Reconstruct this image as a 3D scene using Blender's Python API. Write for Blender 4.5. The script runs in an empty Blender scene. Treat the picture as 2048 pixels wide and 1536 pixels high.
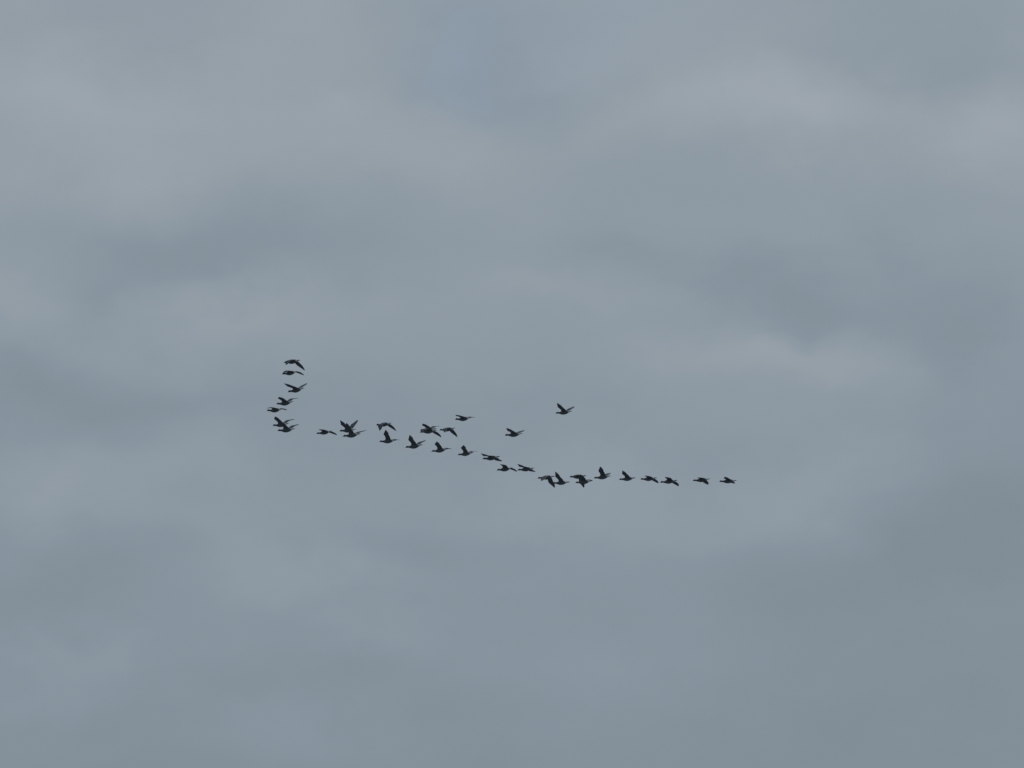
# A skein of brent geese under a soft overcast sky, seen through a long lens.
import bpy, bmesh, math, random
from mathutils import Vector, Matrix, Quaternion

# ------------------------------------------------------------------ camera
scene = bpy.context.scene
col = scene.collection
R = math.radians
cam_data = bpy.data.cameras.new('camera')
cam = bpy.data.objects.new('camera', cam_data)
col.objects.link(cam)
cam_data.sensor_fit = 'HORIZONTAL'
cam_data.angle = R(20.0)
cam_data.clip_start = 0.1
cam_data.clip_end = 30000.0
EYE = 1.6
cam.location = (0.0, 0.0, EYE)
cam.rotation_euler = (R(90.0 + 14.0), 0.0, 0.0)
scene.camera = cam

# ------------------------------------------------------------------ sky
SUN_EL, SUN_AZ = 58.0, 20.0          # degrees; azimuth measured from +Y towards +X
world = bpy.data.worlds.new('World')
scene.world = world
world.use_nodes = True
nt = world.node_tree
nt.nodes.clear()
N, LK = nt.nodes, nt.links




def put(sock, x):
    if hasattr(x, 'links'):
        LK.new(x, sock)
    else:
        sock.default_value = x


def mth(op, a, b=0.0, c=0.0, clamp=False):
    n = N.new('ShaderNodeMath')
    n.operation = op
    n.use_clamp = clamp
    put(n.inputs[0], a)
    put(n.inputs[1], b)
    put(n.inputs[2], c)
    return n.outputs[0]


def vmul(v, k):
    n = N.new('ShaderNodeVectorMath')
    n.operation = 'MULTIPLY'
    put(n.inputs[0], v)
    n.inputs[1].default_value = k
    return n.outputs[0]


def noise(v, scale, detail, rough, w=0.0):
    n = N.new('ShaderNodeTexNoise')
    n.noise_dimensions = '4D'
    put(n.inputs['Vector'], v)
    n.inputs['W'].default_value = w
    n.inputs['Scale'].default_value = scale
    n.inputs['Detail'].default_value = detail
    n.inputs['Roughness'].default_value = rough
    return n.outputs['Fac']


def mixcol(f, a, b):
    n = N.new('ShaderNodeMix')
    n.data_type = 'RGBA'
    n.clamp_factor = True
    put(n.inputs[0], f)
    put(n.inputs[6], a)
    put(n.inputs[7], b)
    return n.outputs[2]


tc = N.new('ShaderNodeTexCoord')
D = tc.outputs['Generated']
sep = N.new('ShaderNodeSeparateXYZ')
LK.new(D, sep.inputs[0])
dx, dy, dz = sep.outputs
flat = vmul(D, (1.0, 1.0, 1.5))       # clouds are wider than tall near the horizon

# compass direction and height of the line of sight, in degrees, ruffled by noise
w1 = mth('SUBTRACT', noise(flat, 11.0, 5.0, 0.55, 3.1), 0.5)
w2 = mth('SUBTRACT', noise(flat, 13.0, 5.0, 0.55, 8.7), 0.5)
az = mth('MULTIPLY', mth('ARCTAN2', dx, dy), 180.0 / math.pi)
el = mth('MULTIPLY', mth('ARCSINE', dz), 180.0 / math.pi)
azw = mth('MULTIPLY_ADD', w1, 6.0, az)
elw = mth('MULTIPLY_ADD', w2, 4.4, el)

# thin and thick places in the cloud deck: azimuth, height, half widths, thinness
PATCHES = [
    (-0.81,20.70,1.36,0.90,-0.20), (0.44,21.09,2.09,0.90,-0.06), (-8.28,19.18,3.41,1.35,0.29), (-2.70,18.95,2.07,0.90,0.22), (-4.77,20.74,2.72,0.67,0.09),
    (-9.16,20.54,1.67,0.67,-0.11), (-6.57,20.99,1.26,0.56,-0.06), (4.65,19.72,2.90,0.73,0.29), (6.22,19.62,0.93,0.56,0.09), (1.70,20.86,1.36,0.45,0.14),
    (10.28,18.52,1.54,0.79,0.26), (8.07,18.63,2.06,0.90,0.10), (7.81,20.70,1.77,0.79,-0.17), (9.47,20.14,1.04,0.56,-0.09), (0.84,20.14,1.46,0.67,-0.08),
    (3.18,20.95,1.57,0.51,-0.06), (-6.36,16.69,2.65,0.79,-0.19), (-8.29,15.54,1.52,0.45,-0.17), (-3.95,15.71,1.22,0.67,-0.05), (-10.90,15.09,1.21,0.79,0.14),
    (-5.79,15.41,2.53,0.45,0.20), (-3.62,14.88,1.21,0.45,0.10), (-7.76,15.12,1.62,0.45,0.10), (-9.12,13.92,1.31,0.67,-0.16), (-6.32,13.58,2.51,0.56,-0.12),
    (2.69,16.84,1.63,0.45,-0.12), (5.92,15.82,1.32,0.79,-0.19), (6.90,15.40,1.01,0.67,-0.09), (4.74,16.41,0.81,0.45,-0.12), (1.55,15.94,1.52,0.34,0.10),
    (0.28,17.95,1.23,0.56,0.03), (4.18,14.61,1.61,0.45,0.10), (6.26,14.19,2.12,0.56,0.22), (6.60,13.70,1.51,0.51,0.09), (8.70,14.61,0.91,0.79,-0.17),
    (6.03,14.91,0.61,0.34,-0.08), (-8.80,11.45,2.19,0.67,0.17), (-9.67,11.29,1.39,0.67,0.07), (-7.12,12.11,2.00,0.45,0.09), (-0.08,13.24,2.61,0.56,-0.08),
    (-3.89,12.49,1.60,0.56,-0.05), (2.06,11.44,2.29,0.67,0.15), (5.74,11.65,1.99,0.67,0.17), (6.44,11.81,0.90,0.45,0.07), (-1.83,10.80,2.19,0.45,-0.11),
    (-7.37,10.04,1.69,0.45,-0.09), (8.69,10.80,1.79,1.12,-0.16), (9.56,11.76,0.90,0.67,-0.08), (5.86,9.30,1.78,0.67,-0.06), (-5.77,10.04,2.18,0.67,0.19),
    (-4.29,9.84,0.79,0.45,0.05), (-9.61,9.49,1.39,0.62,-0.14), (-2.79,8.76,1.58,0.51,0.13), (-8.36,8.41,2.17,0.62,0.19), (-3.80,7.88,1.28,0.45,-0.11),
    (-5.79,7.15,1.97,0.45,0.12), (1.90,8.39,2.47,0.79,0.09), (6.24,7.81,1.97,0.67,-0.05), (-0.68,7.16,1.18,0.67,-0.05), (8.53,7.64,1.48,0.67,0.04),
]


cmb = N.new('ShaderNodeCombineXYZ')
put(cmb.inputs[0], azw)
put(cmb.inputs[1], elw)
AE = cmb.outputs[0]


def patch(a, e, ra, re, amp, acc=0.0):
    """acc + amp * exp(-0.9 r^2), r measured in half widths from (a, e)"""
    m = N.new('ShaderNodeVectorMath')
    m.operation = 'MULTIPLY_ADD'
    LK.new(AE, m.inputs[0])
    m.inputs[1].default_value = (1.0 / ra, 1.0 / re, 0.0)
    m.inputs[2].default_value = (-a / ra, -e / re, 0.0)
    d = N.new('ShaderNodeVectorMath')
    d.operation = 'DOT_PRODUCT'
    LK.new(m.outputs[0], d.inputs[0])
    LK.new(m.outputs[0], d.inputs[1])
    return mth('MULTIPLY_ADD', mth('POWER', 0.4066, d.outputs['Value']), amp, acc)


acc = 0.0
for p in PATCHES:
    acc = patch(*p, acc)

broad = mth('SUBTRACT', noise(flat, 5.0, 3.0, 0.5, 1.3), 0.5)
wisps = mth('SUBTRACT', noise(vmul(D, (1.0, 1.0, 1.7)), 17.0, 5.0, 0.52, 5.2), 0.5)
fine = mth('SUBTRACT', noise(vmul(D, (1.0, 1.0, 2.0)), 60.0, 2.0, 0.6, 2.2), 0.5)
rise = mth('MULTIPLY', mth('MINIMUM', mth('MAXIMUM', mth('SUBTRACT', el, 4.6), 0.0), 40.0), 0.0325)   # overcast brightens upwards
t = mth('ADD', rise, acc)
t = mth('MULTIPLY_ADD', broad, 0.34, t)
t = mth('MULTIPLY_ADD', wisps, 0.36, t)
t = mth('MULTIPLY_ADD', fine, 0.05, t)

# cloud brightness in the sky texture's own units (background strength 0.1)
K = 10.0
ramp = N.new('ShaderNodeValToRGB')
cr = ramp.color_ramp
cr.interpolation = 'LINEAR'
cr.elements[0].position = 0.0
cr.elements[0].color = (0.217, 0.268, 0.310, 1)
cr.elements[1].position = 1.0
cr.elements[1].color = (0.366, 0.407, 0.448, 1)
m1 = cr.elements.new(0.25)
m1.color = (0.244, 0.298, 0.346, 1)
m2 = cr.elements.new(0.66)
m2.color = (0.307, 0.356, 0.400, 1)
put(ramp.inputs[0], t)
cloud = N.new('ShaderNodeVectorMath')
cloud.operation = 'SCALE'
LK.new(ramp.outputs[0], cloud.inputs[0])
cloud.inputs['Scale'].default_value = K

sky = N.new('ShaderNodeTexSky')
sky.sky_type = 'NISHITA'
sky.sun_disc = False
sky.sun_elevation = R(SUN_EL)
sky.sun_rotation = R(SUN_AZ)
sky.altitude = 10.0
sky.air_density = 1.0
sky.dust_density = 1.0
sky.ozone_density = 1.5

# a thin spot where the blue shows through
hole = patch(-0.95, 20.62, 0.8, 0.75, 0.13)
hole = patch(0.56, 21.2, 1.4, 0.8, 0.045, hole)
hole = patch(2.49, 21.23, 2.0, 0.6, 0.04, hole)
col_sky = mixcol(hole, cloud.outputs[0], sky.outputs[0])
bg = N.new('ShaderNodeBackground')
put(bg.inputs['Color'], col_sky)
bg.inputs['Strength'].default_value = 0.1
world.cycles.sampling_method = 'MANUAL'
world.cycles.sample_map_resolution = 128
wo = N.new('ShaderNodeOutputWorld')
LK.new(bg.outputs[0], wo.inputs[0])

# ------------------------------------------------------------------ sun behind the cloud deck
sd = bpy.data.lights.new('sun', 'SUN')
sd.energy = 0.5
sd.angle = R(25.0)
sd.color = (1.0, 0.97, 0.93)
sun = bpy.data.objects.new('sun', sd)
col.objects.link(sun)
sv = Vector((math.sin(R(SUN_AZ)) * math.cos(R(SUN_EL)), math.cos(R(SUN_AZ)) * math.cos(R(SUN_EL)), math.sin(R(SUN_EL))))
sun.rotation_euler = sv.to_track_quat('Z', 'Y').to_euler()
sun.location = sv * 300.0

# ------------------------------------------------------------------ exposure
vs = scene.view_settings
vs.view_transform = 'Standard'
vs.look = 'None'
vs.exposure = 0.0
vs.gamma = 1.0
vs.use_curve_mapping = False
scene.cycles.use_denoising = False
scene.cycles.use_adaptive_sampling = True      # the smooth sky needs few samples
scene.cycles.adaptive_threshold = 0.012
scene.cycles.adaptive_min_samples = 6

# ------------------------------------------------------------------ materials


def plumage(name, base, vary, rough, scale):
    m = bpy.data.materials.new(name)
    m.use_nodes = True
    t_ = m.node_tree
    b = t_.nodes['Principled BSDF']
    tx = t_.nodes.new('ShaderNodeTexCoord')
    mp = t_.nodes.new('ShaderNodeMapping')
    mp.inputs['Scale'].default_value = (0.6, 1.4, 1.0)
    no = t_.nodes.new('ShaderNodeTexNoise')
    no.inputs['Scale'].default_value = scale
    no.inputs['Detail'].default_value = 4.0
    r_ = t_.nodes.new('ShaderNodeValToRGB')
    r_.color_ramp.elements[0].position = 0.3
    r_.color_ramp.elements[1].position = 0.7
    r_.color_ramp.elements[0].color = tuple(c * (1 - vary) for c in base) + (1,)
    r_.color_ramp.elements[1].color = tuple(c * (1 + vary) for c in base) + (1,)
    bp = t_.nodes.new('ShaderNodeBump')
    bp.inputs['Strength'].default_value = 0.25
    bp.inputs['Distance'].default_value = 0.004
    t_.links.new(tx.outputs['Object'], mp.inputs[0])
    t_.links.new(mp.outputs[0], no.inputs['Vector'])
    t_.links.new(no.outputs['Fac'], r_.inputs[0])
    t_.links.new(r_.outputs[0], b.inputs['Base Color'])
    t_.links.new(no.outputs['Fac'], bp.inputs['Height'])
    t_.links.new(bp.outputs[0], b.inputs['Normal'])
    b.inputs['Roughness'].default_value = rough
    b.inputs['Specular IOR Level'].default_value = 0.2
    return m


MAT = [
    plumage('plumage_black', (0.040, 0.051, 0.059), 0.25, 0.7, 30.0),
    plumage('plumage_slate', (0.078, 0.094, 0.104), 0.30, 0.8, 26.0),
    plumage('plumage_white', (0.42, 0.45, 0.46), 0.10, 0.8, 30.0),
    plumage('plumage_wing', (0.060, 0.076, 0.088), 0.30, 0.75, 34.0),
]
BLACK, SLATE, WHITE, WING = range(4)

# ------------------------------------------------------------------ ground (unseen, made pale to bounce light onto the undersides of the flock)
gm = bpy.data.materials.new('bounce_ground')
gm.use_nodes = True
gt = gm.node_tree
gb = gt.nodes['Principled BSDF']
gx = gt.nodes.new('ShaderNodeTexCoord')
gn = gt.nodes.new('ShaderNodeTexNoise')
gn.inputs['Scale'].default_value = 0.05
gn.inputs['Detail'].default_value = 8.0
gr = gt.nodes.new('ShaderNodeValToRGB')
gr.color_ramp.elements[0].position = 0.35
gr.color_ramp.elements[1].position = 0.65
gr.color_ramp.elements[0].color = (0.235, 0.25, 0.255, 1)
gr.color_ramp.elements[1].color = (0.32, 0.335, 0.34, 1)
gt.links.new(gx.outputs['Object'], gn.inputs['Vector'])
gt.links.new(gn.outputs['Fac'], gr.inputs[0])
gt.links.new(gr.outputs[0], gb.inputs['Base Color'])
gb.inputs['Roughness'].default_value = 0.95
rng = random.Random(4)
bm = bmesh.new()
rings = [0.0, 4, 9, 16, 28, 50, 90, 160, 300, 600, 1200, 2500, 5000, 10000, 20000]
prev = None
SEG = 48
for r in rings:
    if r == 0:
        cur = [bm.verts.new((0, 0, 0))]
    else:
        cur = [bm.verts.new((r * math.cos(2 * math.pi * k / SEG), r * math.sin(2 * math.pi * k / SEG),
                             rng.uniform(-0.06, 0.06) if r < 4000 else 0.0)) for k in range(SEG)]
    if prev is not None:
        for k in range(SEG):
            k2 = (k + 1) % SEG
            if len(prev) == 1:
                bm.faces.new((prev[0], cur[k], cur[k2]))
            else:
                bm.faces.new((prev[k], cur[k], cur[k2], prev[k2]))
    prev = cur
me = bpy.data.meshes.new('ground')
bm.to_mesh(me)
bm.free()
me.materials.append(gm)
ground = bpy.data.objects.new('ground', me)
ground['kind'] = 'structure'
col.objects.link(ground)

# ------------------------------------------------------------------ goose
# x forward, y to the bird's left, z up; one continuous skin: bill, head, neck, trunk, tail, both wings
BODY = [  # x, centre z, half width, half height
    (.335, -.014, .004, .003), (.324, -.012, .008, .006), (.309, -.007, .011, .010), (.299, -.003, .015, .017),
    (.286, .002, .022, .028), (.268, .004, .026, .031), (.248, .002, .025, .029), (.225, -.003, .023, .026),
    (.195, -.006, .025, .028), (.165, -.009, .032, .035), (.135, -.010, .044, .044), (.105, -.009, .057, .056),
    (.075, -.008, .065, .064), (.040, -.008, .070, .069), (.000, -.007, .071, .069), (-.040, -.004, .069, .065),
    (-.080, .000, .063, .058), (-.105, .003, .056, .050), (-.130, .006, .048, .041), (-.155, .010, .040, .032),
    (-.185, .014, .033, .021), (-.212, .017, .035, .012), (-.240, .019, .042, .007), (-.266, .021, .044, .005),
    (-.275, .021, .036, .003)]
SEGS = 16
HOLE0, HOLE1 = 11, 16                 # rings between which the wings leave the trunk
L1, L2 = 0.26, 0.30
SHOULDER = Vector((.085, .055, .035))
CH = (0.0, .16, .35, .57, .78, 1.0)   # chordwise stations
TH = (.35, 1.0, .95, .65, .35, .08)


def lerp(a, b, f):
    return a + (b - a) * f


def curve(pts, f):
    for (a, va), (b, vb) in zip(pts, pts[1:]):
        if f <= b:
            return lerp(va, vb, (f - a) / (b - a))
    return pts[-1][1]


HAND = ((0, .172), (.15, .168), (.35, .152), (.55, .126), (.75, .088), (.9, .050), (1, .010))


def wing_sections(side, a1, s1, a2, s2, jit):
    lat = Vector((0, side, 0))
    up = Vector((0, 0, 1))
    fw = Vector((1, 0, 0))
    S = Vector((SHOULDER.x, SHOULDER.y * side, SHOULDER.z))
    d1 = (lat * math.cos(a1) + up * math.sin(a1)) * math.cos(s1) + fw * math.sin(s1)
    d2 = (lat * math.cos(a2) + up * math.sin(a2)) * math.cos(s2) + fw * math.sin(s2)
    Wp = S + d1 * L1
    P = Wp + d2 * L2
    c1 = (-fw + d1 * d1.dot(fw) * 0.5).normalized()
    rot = d1.rotation_difference(d2)
    c2 = rot @ c1
    out = []
    ts = [(0, f) for f in (.10, .3, .5, .7, .88)] + [(1, f) for f in (0.0, .1, .2, .3, .4, .5, .6, .7, .8, .88, .95, 1.0)]
    for i, (seg, f) in enumerate(ts):
        if seg == 0:
            le = S + d1 * L1 * f
            ax = d1.lerp(d2, 0.25 * f * f)
            c = c1.copy()
            ch = lerp(.184, .174, f)
            th = lerp(.013, .009, f)
            bow = math.sin(math.pi * f ** .8)          # the skin between shoulder and wrist is hollow in front
            le = le + c * (.030 * bow)
            ch -= .012 * bow
        else:
            le = Wp + d2 * L2 * f
            if f == 0:
                le = le.lerp((S + P) / 2, .05)
            ax = d1.lerp(d2, min(1.0, .5 + f * 1.5))
            w = lerp(.30, .85, f)
            c = c1.lerp(c2, w)
            c = (c - d2 * c.dot(d2) * .45 * f).normalized()
            ch = curve(HAND, f)
            if i % 2 == 0 and .15 < f < .97:
                ch *= .93 + jit.uniform(-.02, .02)
            th = lerp(.009, .0025, f)
        ax.normalize()
        n = ax.cross(c) * side
        if n.length < 1e-4:
            n = up
        n.normalize()
        top, low = [], []
        for u, k in zip(CH, TH):
            base = le + c * (ch * u) + n * (ch * .22 * u * (1 - u))
            top.append(base + n * th * k)
            low.append(base - n * th * k * .6)
        out.append((top, low))
    return out


def make_goose(label, loc, yaw, pitch, roll, left, right, neck, seed):
    jit = random.Random(seed)
    bm = bmesh.new()
    # --- trunk rings; the neck bends a little from bird to bird
    rows = []
    girth = jit.uniform(.97, 1.03)
    for x, z, hw, hh in BODY:
        dzn = neck * max(0.0, x - .13) ** 1.2
        row = []
        for k in range(SEGS):
            a = 2 * math.pi * k / SEGS
            ca, sa = math.cos(a), math.sin(a)
            row.append(bm.verts.new((x, ca * hw * girth, z + dzn + sa * hh * girth)))
        rows.append(row)
    dark_tail = -.224

    def trunk_mat(xm, zrel):
        if xm > .150:
            return BLACK
        if xm > .09:
            return BLACK if zrel < .3 else SLATE
        if xm < dark_tail:
            return BLACK
        if xm < -.133 - .018 * (1 - zrel):       # pale rump and undertail, the edge slants back towards the belly
            return WHITE
        return SLATE

    for i in range(len(rows) - 1):
        for k in range(SEGS):
            k2 = (k + 1) % SEGS
            if HOLE0 <= i < HOLE1 and k in (1, 6):   # gap for the wing root (left: 22-45 deg, right: mirrored)
                continue
            f = bm.faces.new((rows[i][k], rows[i][k2], rows[i + 1][k2], rows[i + 1][k]))
            f.material_index = trunk_mat((BODY[i][0] + BODY[i + 1][0]) / 2, math.sin(2 * math.pi * (k + .5) / SEGS))
    bm.faces.new(list(reversed(rows[0]))).material_index = BLACK
    bm.faces.new(rows[-1]).material_index = BLACK
    # --- wings, stitched to the gaps in the trunk
    for side, ang in ((1, left), (-1, right)):
        ku, kl = (2, 1) if side == 1 else (6, 7)
        prev_t = [rows[i][ku] for i in range(HOLE0, HOLE1 + 1)]
        prev_l = [rows[i][kl] for i in range(HOLE0, HOLE1 + 1)]
        for top, low in wing_sections(side, *[R(v) for v in ang], jit):
            vt = [bm.verts.new(p) for p in top]
            vl = [bm.verts.new(p) for p in low]
            loop_a = prev_t + prev_l[::-1]
            loop_b = vt + vl[::-1]
            m = len(loop_a)
            for q in range(m):
                q2 = (q + 1) % m
                fc = bm.faces.new((loop_a[q], loop_a[q2], loop_b[q2], loop_b[q]))
                fc.material_index = WING
            prev_t, prev_l = vt, vl
        bm.faces.new(prev_t + prev_l[::-1]).material_index = WING
    bmesh.ops.recalc_face_normals(bm, faces=bm.faces)
    me = bpy.data.meshes.new('goose')
    bm.to_mesh(me)
    bm.free()
    for p in me.polygons:
        p.use_smooth = True
    for m in MAT:
        me.materials.append(m)
    o = bpy.data.objects.new('goose', me)
    # attitude: yaw is how far the heading turns away from the viewer's left
    y, p_, r_ = R(yaw), R(pitch), R(roll)
    f = Vector((-math.cos(y) * math.cos(p_), math.sin(y) * math.cos(p_), math.sin(p_)))
    l0 = Vector((0, 0, 1)).cross(f).normalized()
    u0 = f.cross(l0)
    l = l0 * math.cos(r_) + u0 * math.sin(r_)
    u = f.cross(l)
    rotm = Matrix((f, l, u)).transposed()
    o.rotation_euler = rotm.to_euler()
    o.location = loc
    o['label'] = label
    o['category'] = 'goose'
    o['group'] = 'geese flying in a skein'
    col.objects.link(o)
    return o


# label, position, (yaw, pitch, roll), near wing (inner rise, inner sweep, hand rise, hand sweep), far wing
GEESE = [
    ('topmost goose of the left stack, both wings bowed downward',
     (-6.898, 88.385, 24.367), (30.5, 2.3, -0.3), (-20.0, -3.9, -43.7, -32.7), (-21.2, -11.5, -38.9, -37.0)),
    ('second goose from the top of the left stack, wings almost level, tips drooping',
     (-7.001, 88.947, 24.140), (31.3, 1.9, -6.6), (-1.6, -14.5, -22.2, -21.2), (2.3, -18.9, -18.0, -24.1)),
    ('third goose from the top of the left stack, wings lifted in an open V',
     (-6.534, 85.497, 22.732), (31.5, -1.3, -9.7), (16.4, 5.7, 14.4, -14.4), (21.9, -7.6, 19.5, -10.6)),
    ('fourth goose from the top of the left stack, near wing raised and bent forward',
     (-6.869, 85.585, 22.344), (28.7, 1.3, -8.1), (21.0, -1.3, 2.9, -40.1), (25.6, -10.0, 7.1, -38.1)),
    ('leftmost goose of the flock, wings held level, fifth down in the left stack',
     (-7.642, 91.186, 23.468), (28.5, 3.3, -7.0), (4.1, -10.1, -10.8, -14.3), (7.9, -13.1, -6.2, -14.7)),
    ('upper goose of the overlapping pair at the foot of the left stack, wing raised',
     (-7.181, 88.023, 22.241), (30.6, 2.5, -5.4), (27.4, -2.2, 10.8, -39.7), (29.8, -12.3, 14.8, -35.5)),
    ('lower goose of the overlapping pair at the foot of the left stack',
     (-6.798, 85.421, 21.471), (26.2, 2.4, -5.3), (25.3, 3.1, 11.0, -34.0), (27.1, -9.2, 16.5, -25.6)),
    ('goose flying alone between the left stack and the tall V-winged pair, far wing drooping',
     (-6.191, 93.557, 23.279), (29.3, 0.5, -1.9), (-1.5, -13.4, -9.2, -29.4), (1.7, -15.8, -11.6, -22.7)),
    ('goose with both wings in a tall steep V, upper of its overlapping pair',
     (-5.167, 89.300, 22.363), (28.3, 3.4, -10.1), (29.8, 2.0, 28.8, -23.4), (35.5, -5.5, 33.5, -20.4)),
    ('lower goose of the overlapping pair, directly under the goose with the tall steep V',
     (-4.722, 83.597, 20.887), (29.3, 2.1, 0.8), (27.0, -1.5, 24.2, -36.4), (26.9, -13.2, 23.6, -35.1)),
    ('goose with both wings swept down, right above the goose whose wing stands upright',
     (-4.222, 93.500, 23.540), (31.3, 2.6, -7.5), (-22.4, -3.6, -51.0, -35.1), (-19.0, -11.2, -44.4, -38.9)),
    ('goose with near wing standing upright, right below a goose with downswept wings',
     (-3.984, 91.161, 22.436), (25.8, 2.9, 5.5), (26.5, -9.0, 15.4, -38.9), (24.5, -12.2, 10.8, -31.1)),
    ('goose with tall raised wing, next right of and below the upright-winged goose',
     (-3.029, 88.050, 21.563), (27.2, 0.3, -2.0), (27.7, -3.7, 24.8, -35.3), (30.3, -11.4, 22.9, -28.4)),
    ('goose with raised wings behind its overlapping neighbour, beside a downswept-winged goose in mid flock',
     (-2.687, 91.563, 22.914), (27.5, 3.5, -5.7), (17.4, 3.2, 3.9, -36.3), (20.9, -4.3, 6.5, -34.0)),
    ('front goose of the overlapping mid flock pair, far wing hanging down to the right',
     (-2.591, 88.168, 22.067), (29.3, 2.8, 1.0), (-6.0, -15.3, -19.9, -29.4), (-6.2, -15.4, -20.0, -26.9)),
    ('goose with downswept wings just right of the overlapping pair in mid flock',
     (-2.196, 96.877, 24.157), (26.7, 1.2, -2.1), (-18.0, -4.6, -43.4, -38.3), (-18.0, -5.8, -39.1, -32.1)),
    ('small goose with rounded raised wing, directly under the overlapping mid flock pair',
     (-2.310, 91.356, 22.177), (27.4, 0.0, 1.6), (22.4, -6.6, 5.5, -40.9), (21.7, -9.7, 4.5, -33.6)),
    ('goose with bent raised wing, last before the line drops to long flat-winged goose',
     (-1.554, 95.844, 23.065), (30.1, 1.7, 1.3), (25.3, -8.5, 10.2, -48.3), (24.7, -11.2, 9.2, -39.5)),
    ('flat-winged goose above the main line, left of the two stray geese',
     (-1.566, 91.564, 23.270), (30.3, 3.4, -5.8), (7.0, 5.0, -0.4, -29.9), (10.8, -7.8, 1.8, -20.2)),
    ('goose with long near wing stretched forward above its neck, far wing low',
     (-0.623, 87.094, 20.977), (29.8, 0.7, 1.3), (-8.1, 5.7, 2.2, -13.7), (-10.2, -7.4, 5.5, -7.2)),
    ('goose with short blunt near wing, left of two neighbours at the dip in the line',
     (-0.225, 94.441, 22.229), (30.2, 1.5, 1.6), (7.8, -22.0, -7.8, -23.2), (7.5, -20.0, -9.1, -21.6)),
    ('goose with pointed near wing forward, right of the goose with blunt wing',
     (0.469, 92.172, 21.733), (28.2, 2.5, 1.6), (-4.7, 2.4, 4.4, -15.3), (-7.0, -5.8, 7.1, -7.3)),
    ('goose with deep downstroke, its far wing crossing the head of the goose behind',
     (1.113, 90.889, 21.184), (25.7, 1.4, 1.2), (-31.6, -0.5, -29.5, -25.3), (-33.2, -4.2, -26.9, -19.1)),
    ("goose with tall pointed wing, head hidden behind neighbour's lowered wing",
     (1.643, 94.249, 21.724), (25.6, 4.5, 5.0), (17.7, 3.3, 22.3, -18.6), (17.2, -6.5, 16.0, -10.8)),
    ('upper goose of the overlapping right-hand pair, far wing hanging below its neighbour',
     (2.272, 97.340, 22.601), (24.7, 3.1, 9.1), (-23.8, -4.8, -22.5, -23.8), (-28.8, -0.5, -26.0, -15.7)),
    ('lower goose of the overlapping right-hand pair, near wing raised across its neighbour',
     (2.428, 95.564, 22.030), (25.3, 1.4, -0.2), (21.1, -3.1, 4.4, -34.0), (21.3, -6.7, 4.2, -18.6)),
    ('goose with tall upright wing, first right of the overlapping right-hand pair',
     (3.017, 94.169, 21.898), (23.7, 0.4, -0.2), (26.5, -7.9, 21.9, -30.8), (28.8, -11.6, 17.4, -10.8)),
    ('fifth goose from the right end of the line, near wing raised to a point',
     (3.951, 96.913, 22.432), (25.7, 2.7, 1.2), (15.3, 0.7, 11.9, -24.8), (15.1, -1.8, 10.4, -12.8)),
    ('fourth goose from the right end, short flat near wing, far wing drooping',
     (4.663, 96.515, 22.346), (26.3, 2.6, 1.5), (-6.1, -17.9, -7.0, -20.2), (-6.8, -15.6, -7.3, -14.6)),
    ('third goose from the right end, far wing slanting well below its body',
     (5.117, 92.431, 21.379), (26.2, 1.4, 3.6), (0.0, -18.7, -9.0, -16.9), (-3.5, -16.9, -7.0, -14.0)),
    ('second goose from the right end of the line, far wing angled down',
     (6.388, 95.565, 22.102), (23.1, 1.6, 0.9), (-8.4, -11.5, -9.7, -12.9), (-11.6, -4.7, -4.1, -9.5)),
    ('last goose at the far right end of the line',
     (7.256, 95.211, 21.984), (22.2, 4.0, 0.4), (-1.9, -4.9, 0.4, -21.9), (-4.1, -4.1, 4.8, -11.8)),
    ('highest stray goose, alone right of centre above the line, wings in a V',
     (1.698, 91.672, 23.509), (30.4, 3.3, -5.0), (22.3, -2.0, 22.0, -21.4), (25.9, -11.0, 22.8, -16.5)),
    ('lower stray goose in the gap above the line, left of the highest stray',
     (0.069, 87.104, 21.715), (27.0, 3.3, -6.5), (12.9, -1.3, 11.5, -18.9), (16.8, -10.3, 14.8, -15.2)),
]
for i, (label, loc, att, near, far) in enumerate(GEESE):
    nk = random.Random(100 + i).uniform(-.06, .06)
    make_goose(label, loc, att[0], att[1], att[2], near, far, nk, 50 + i)
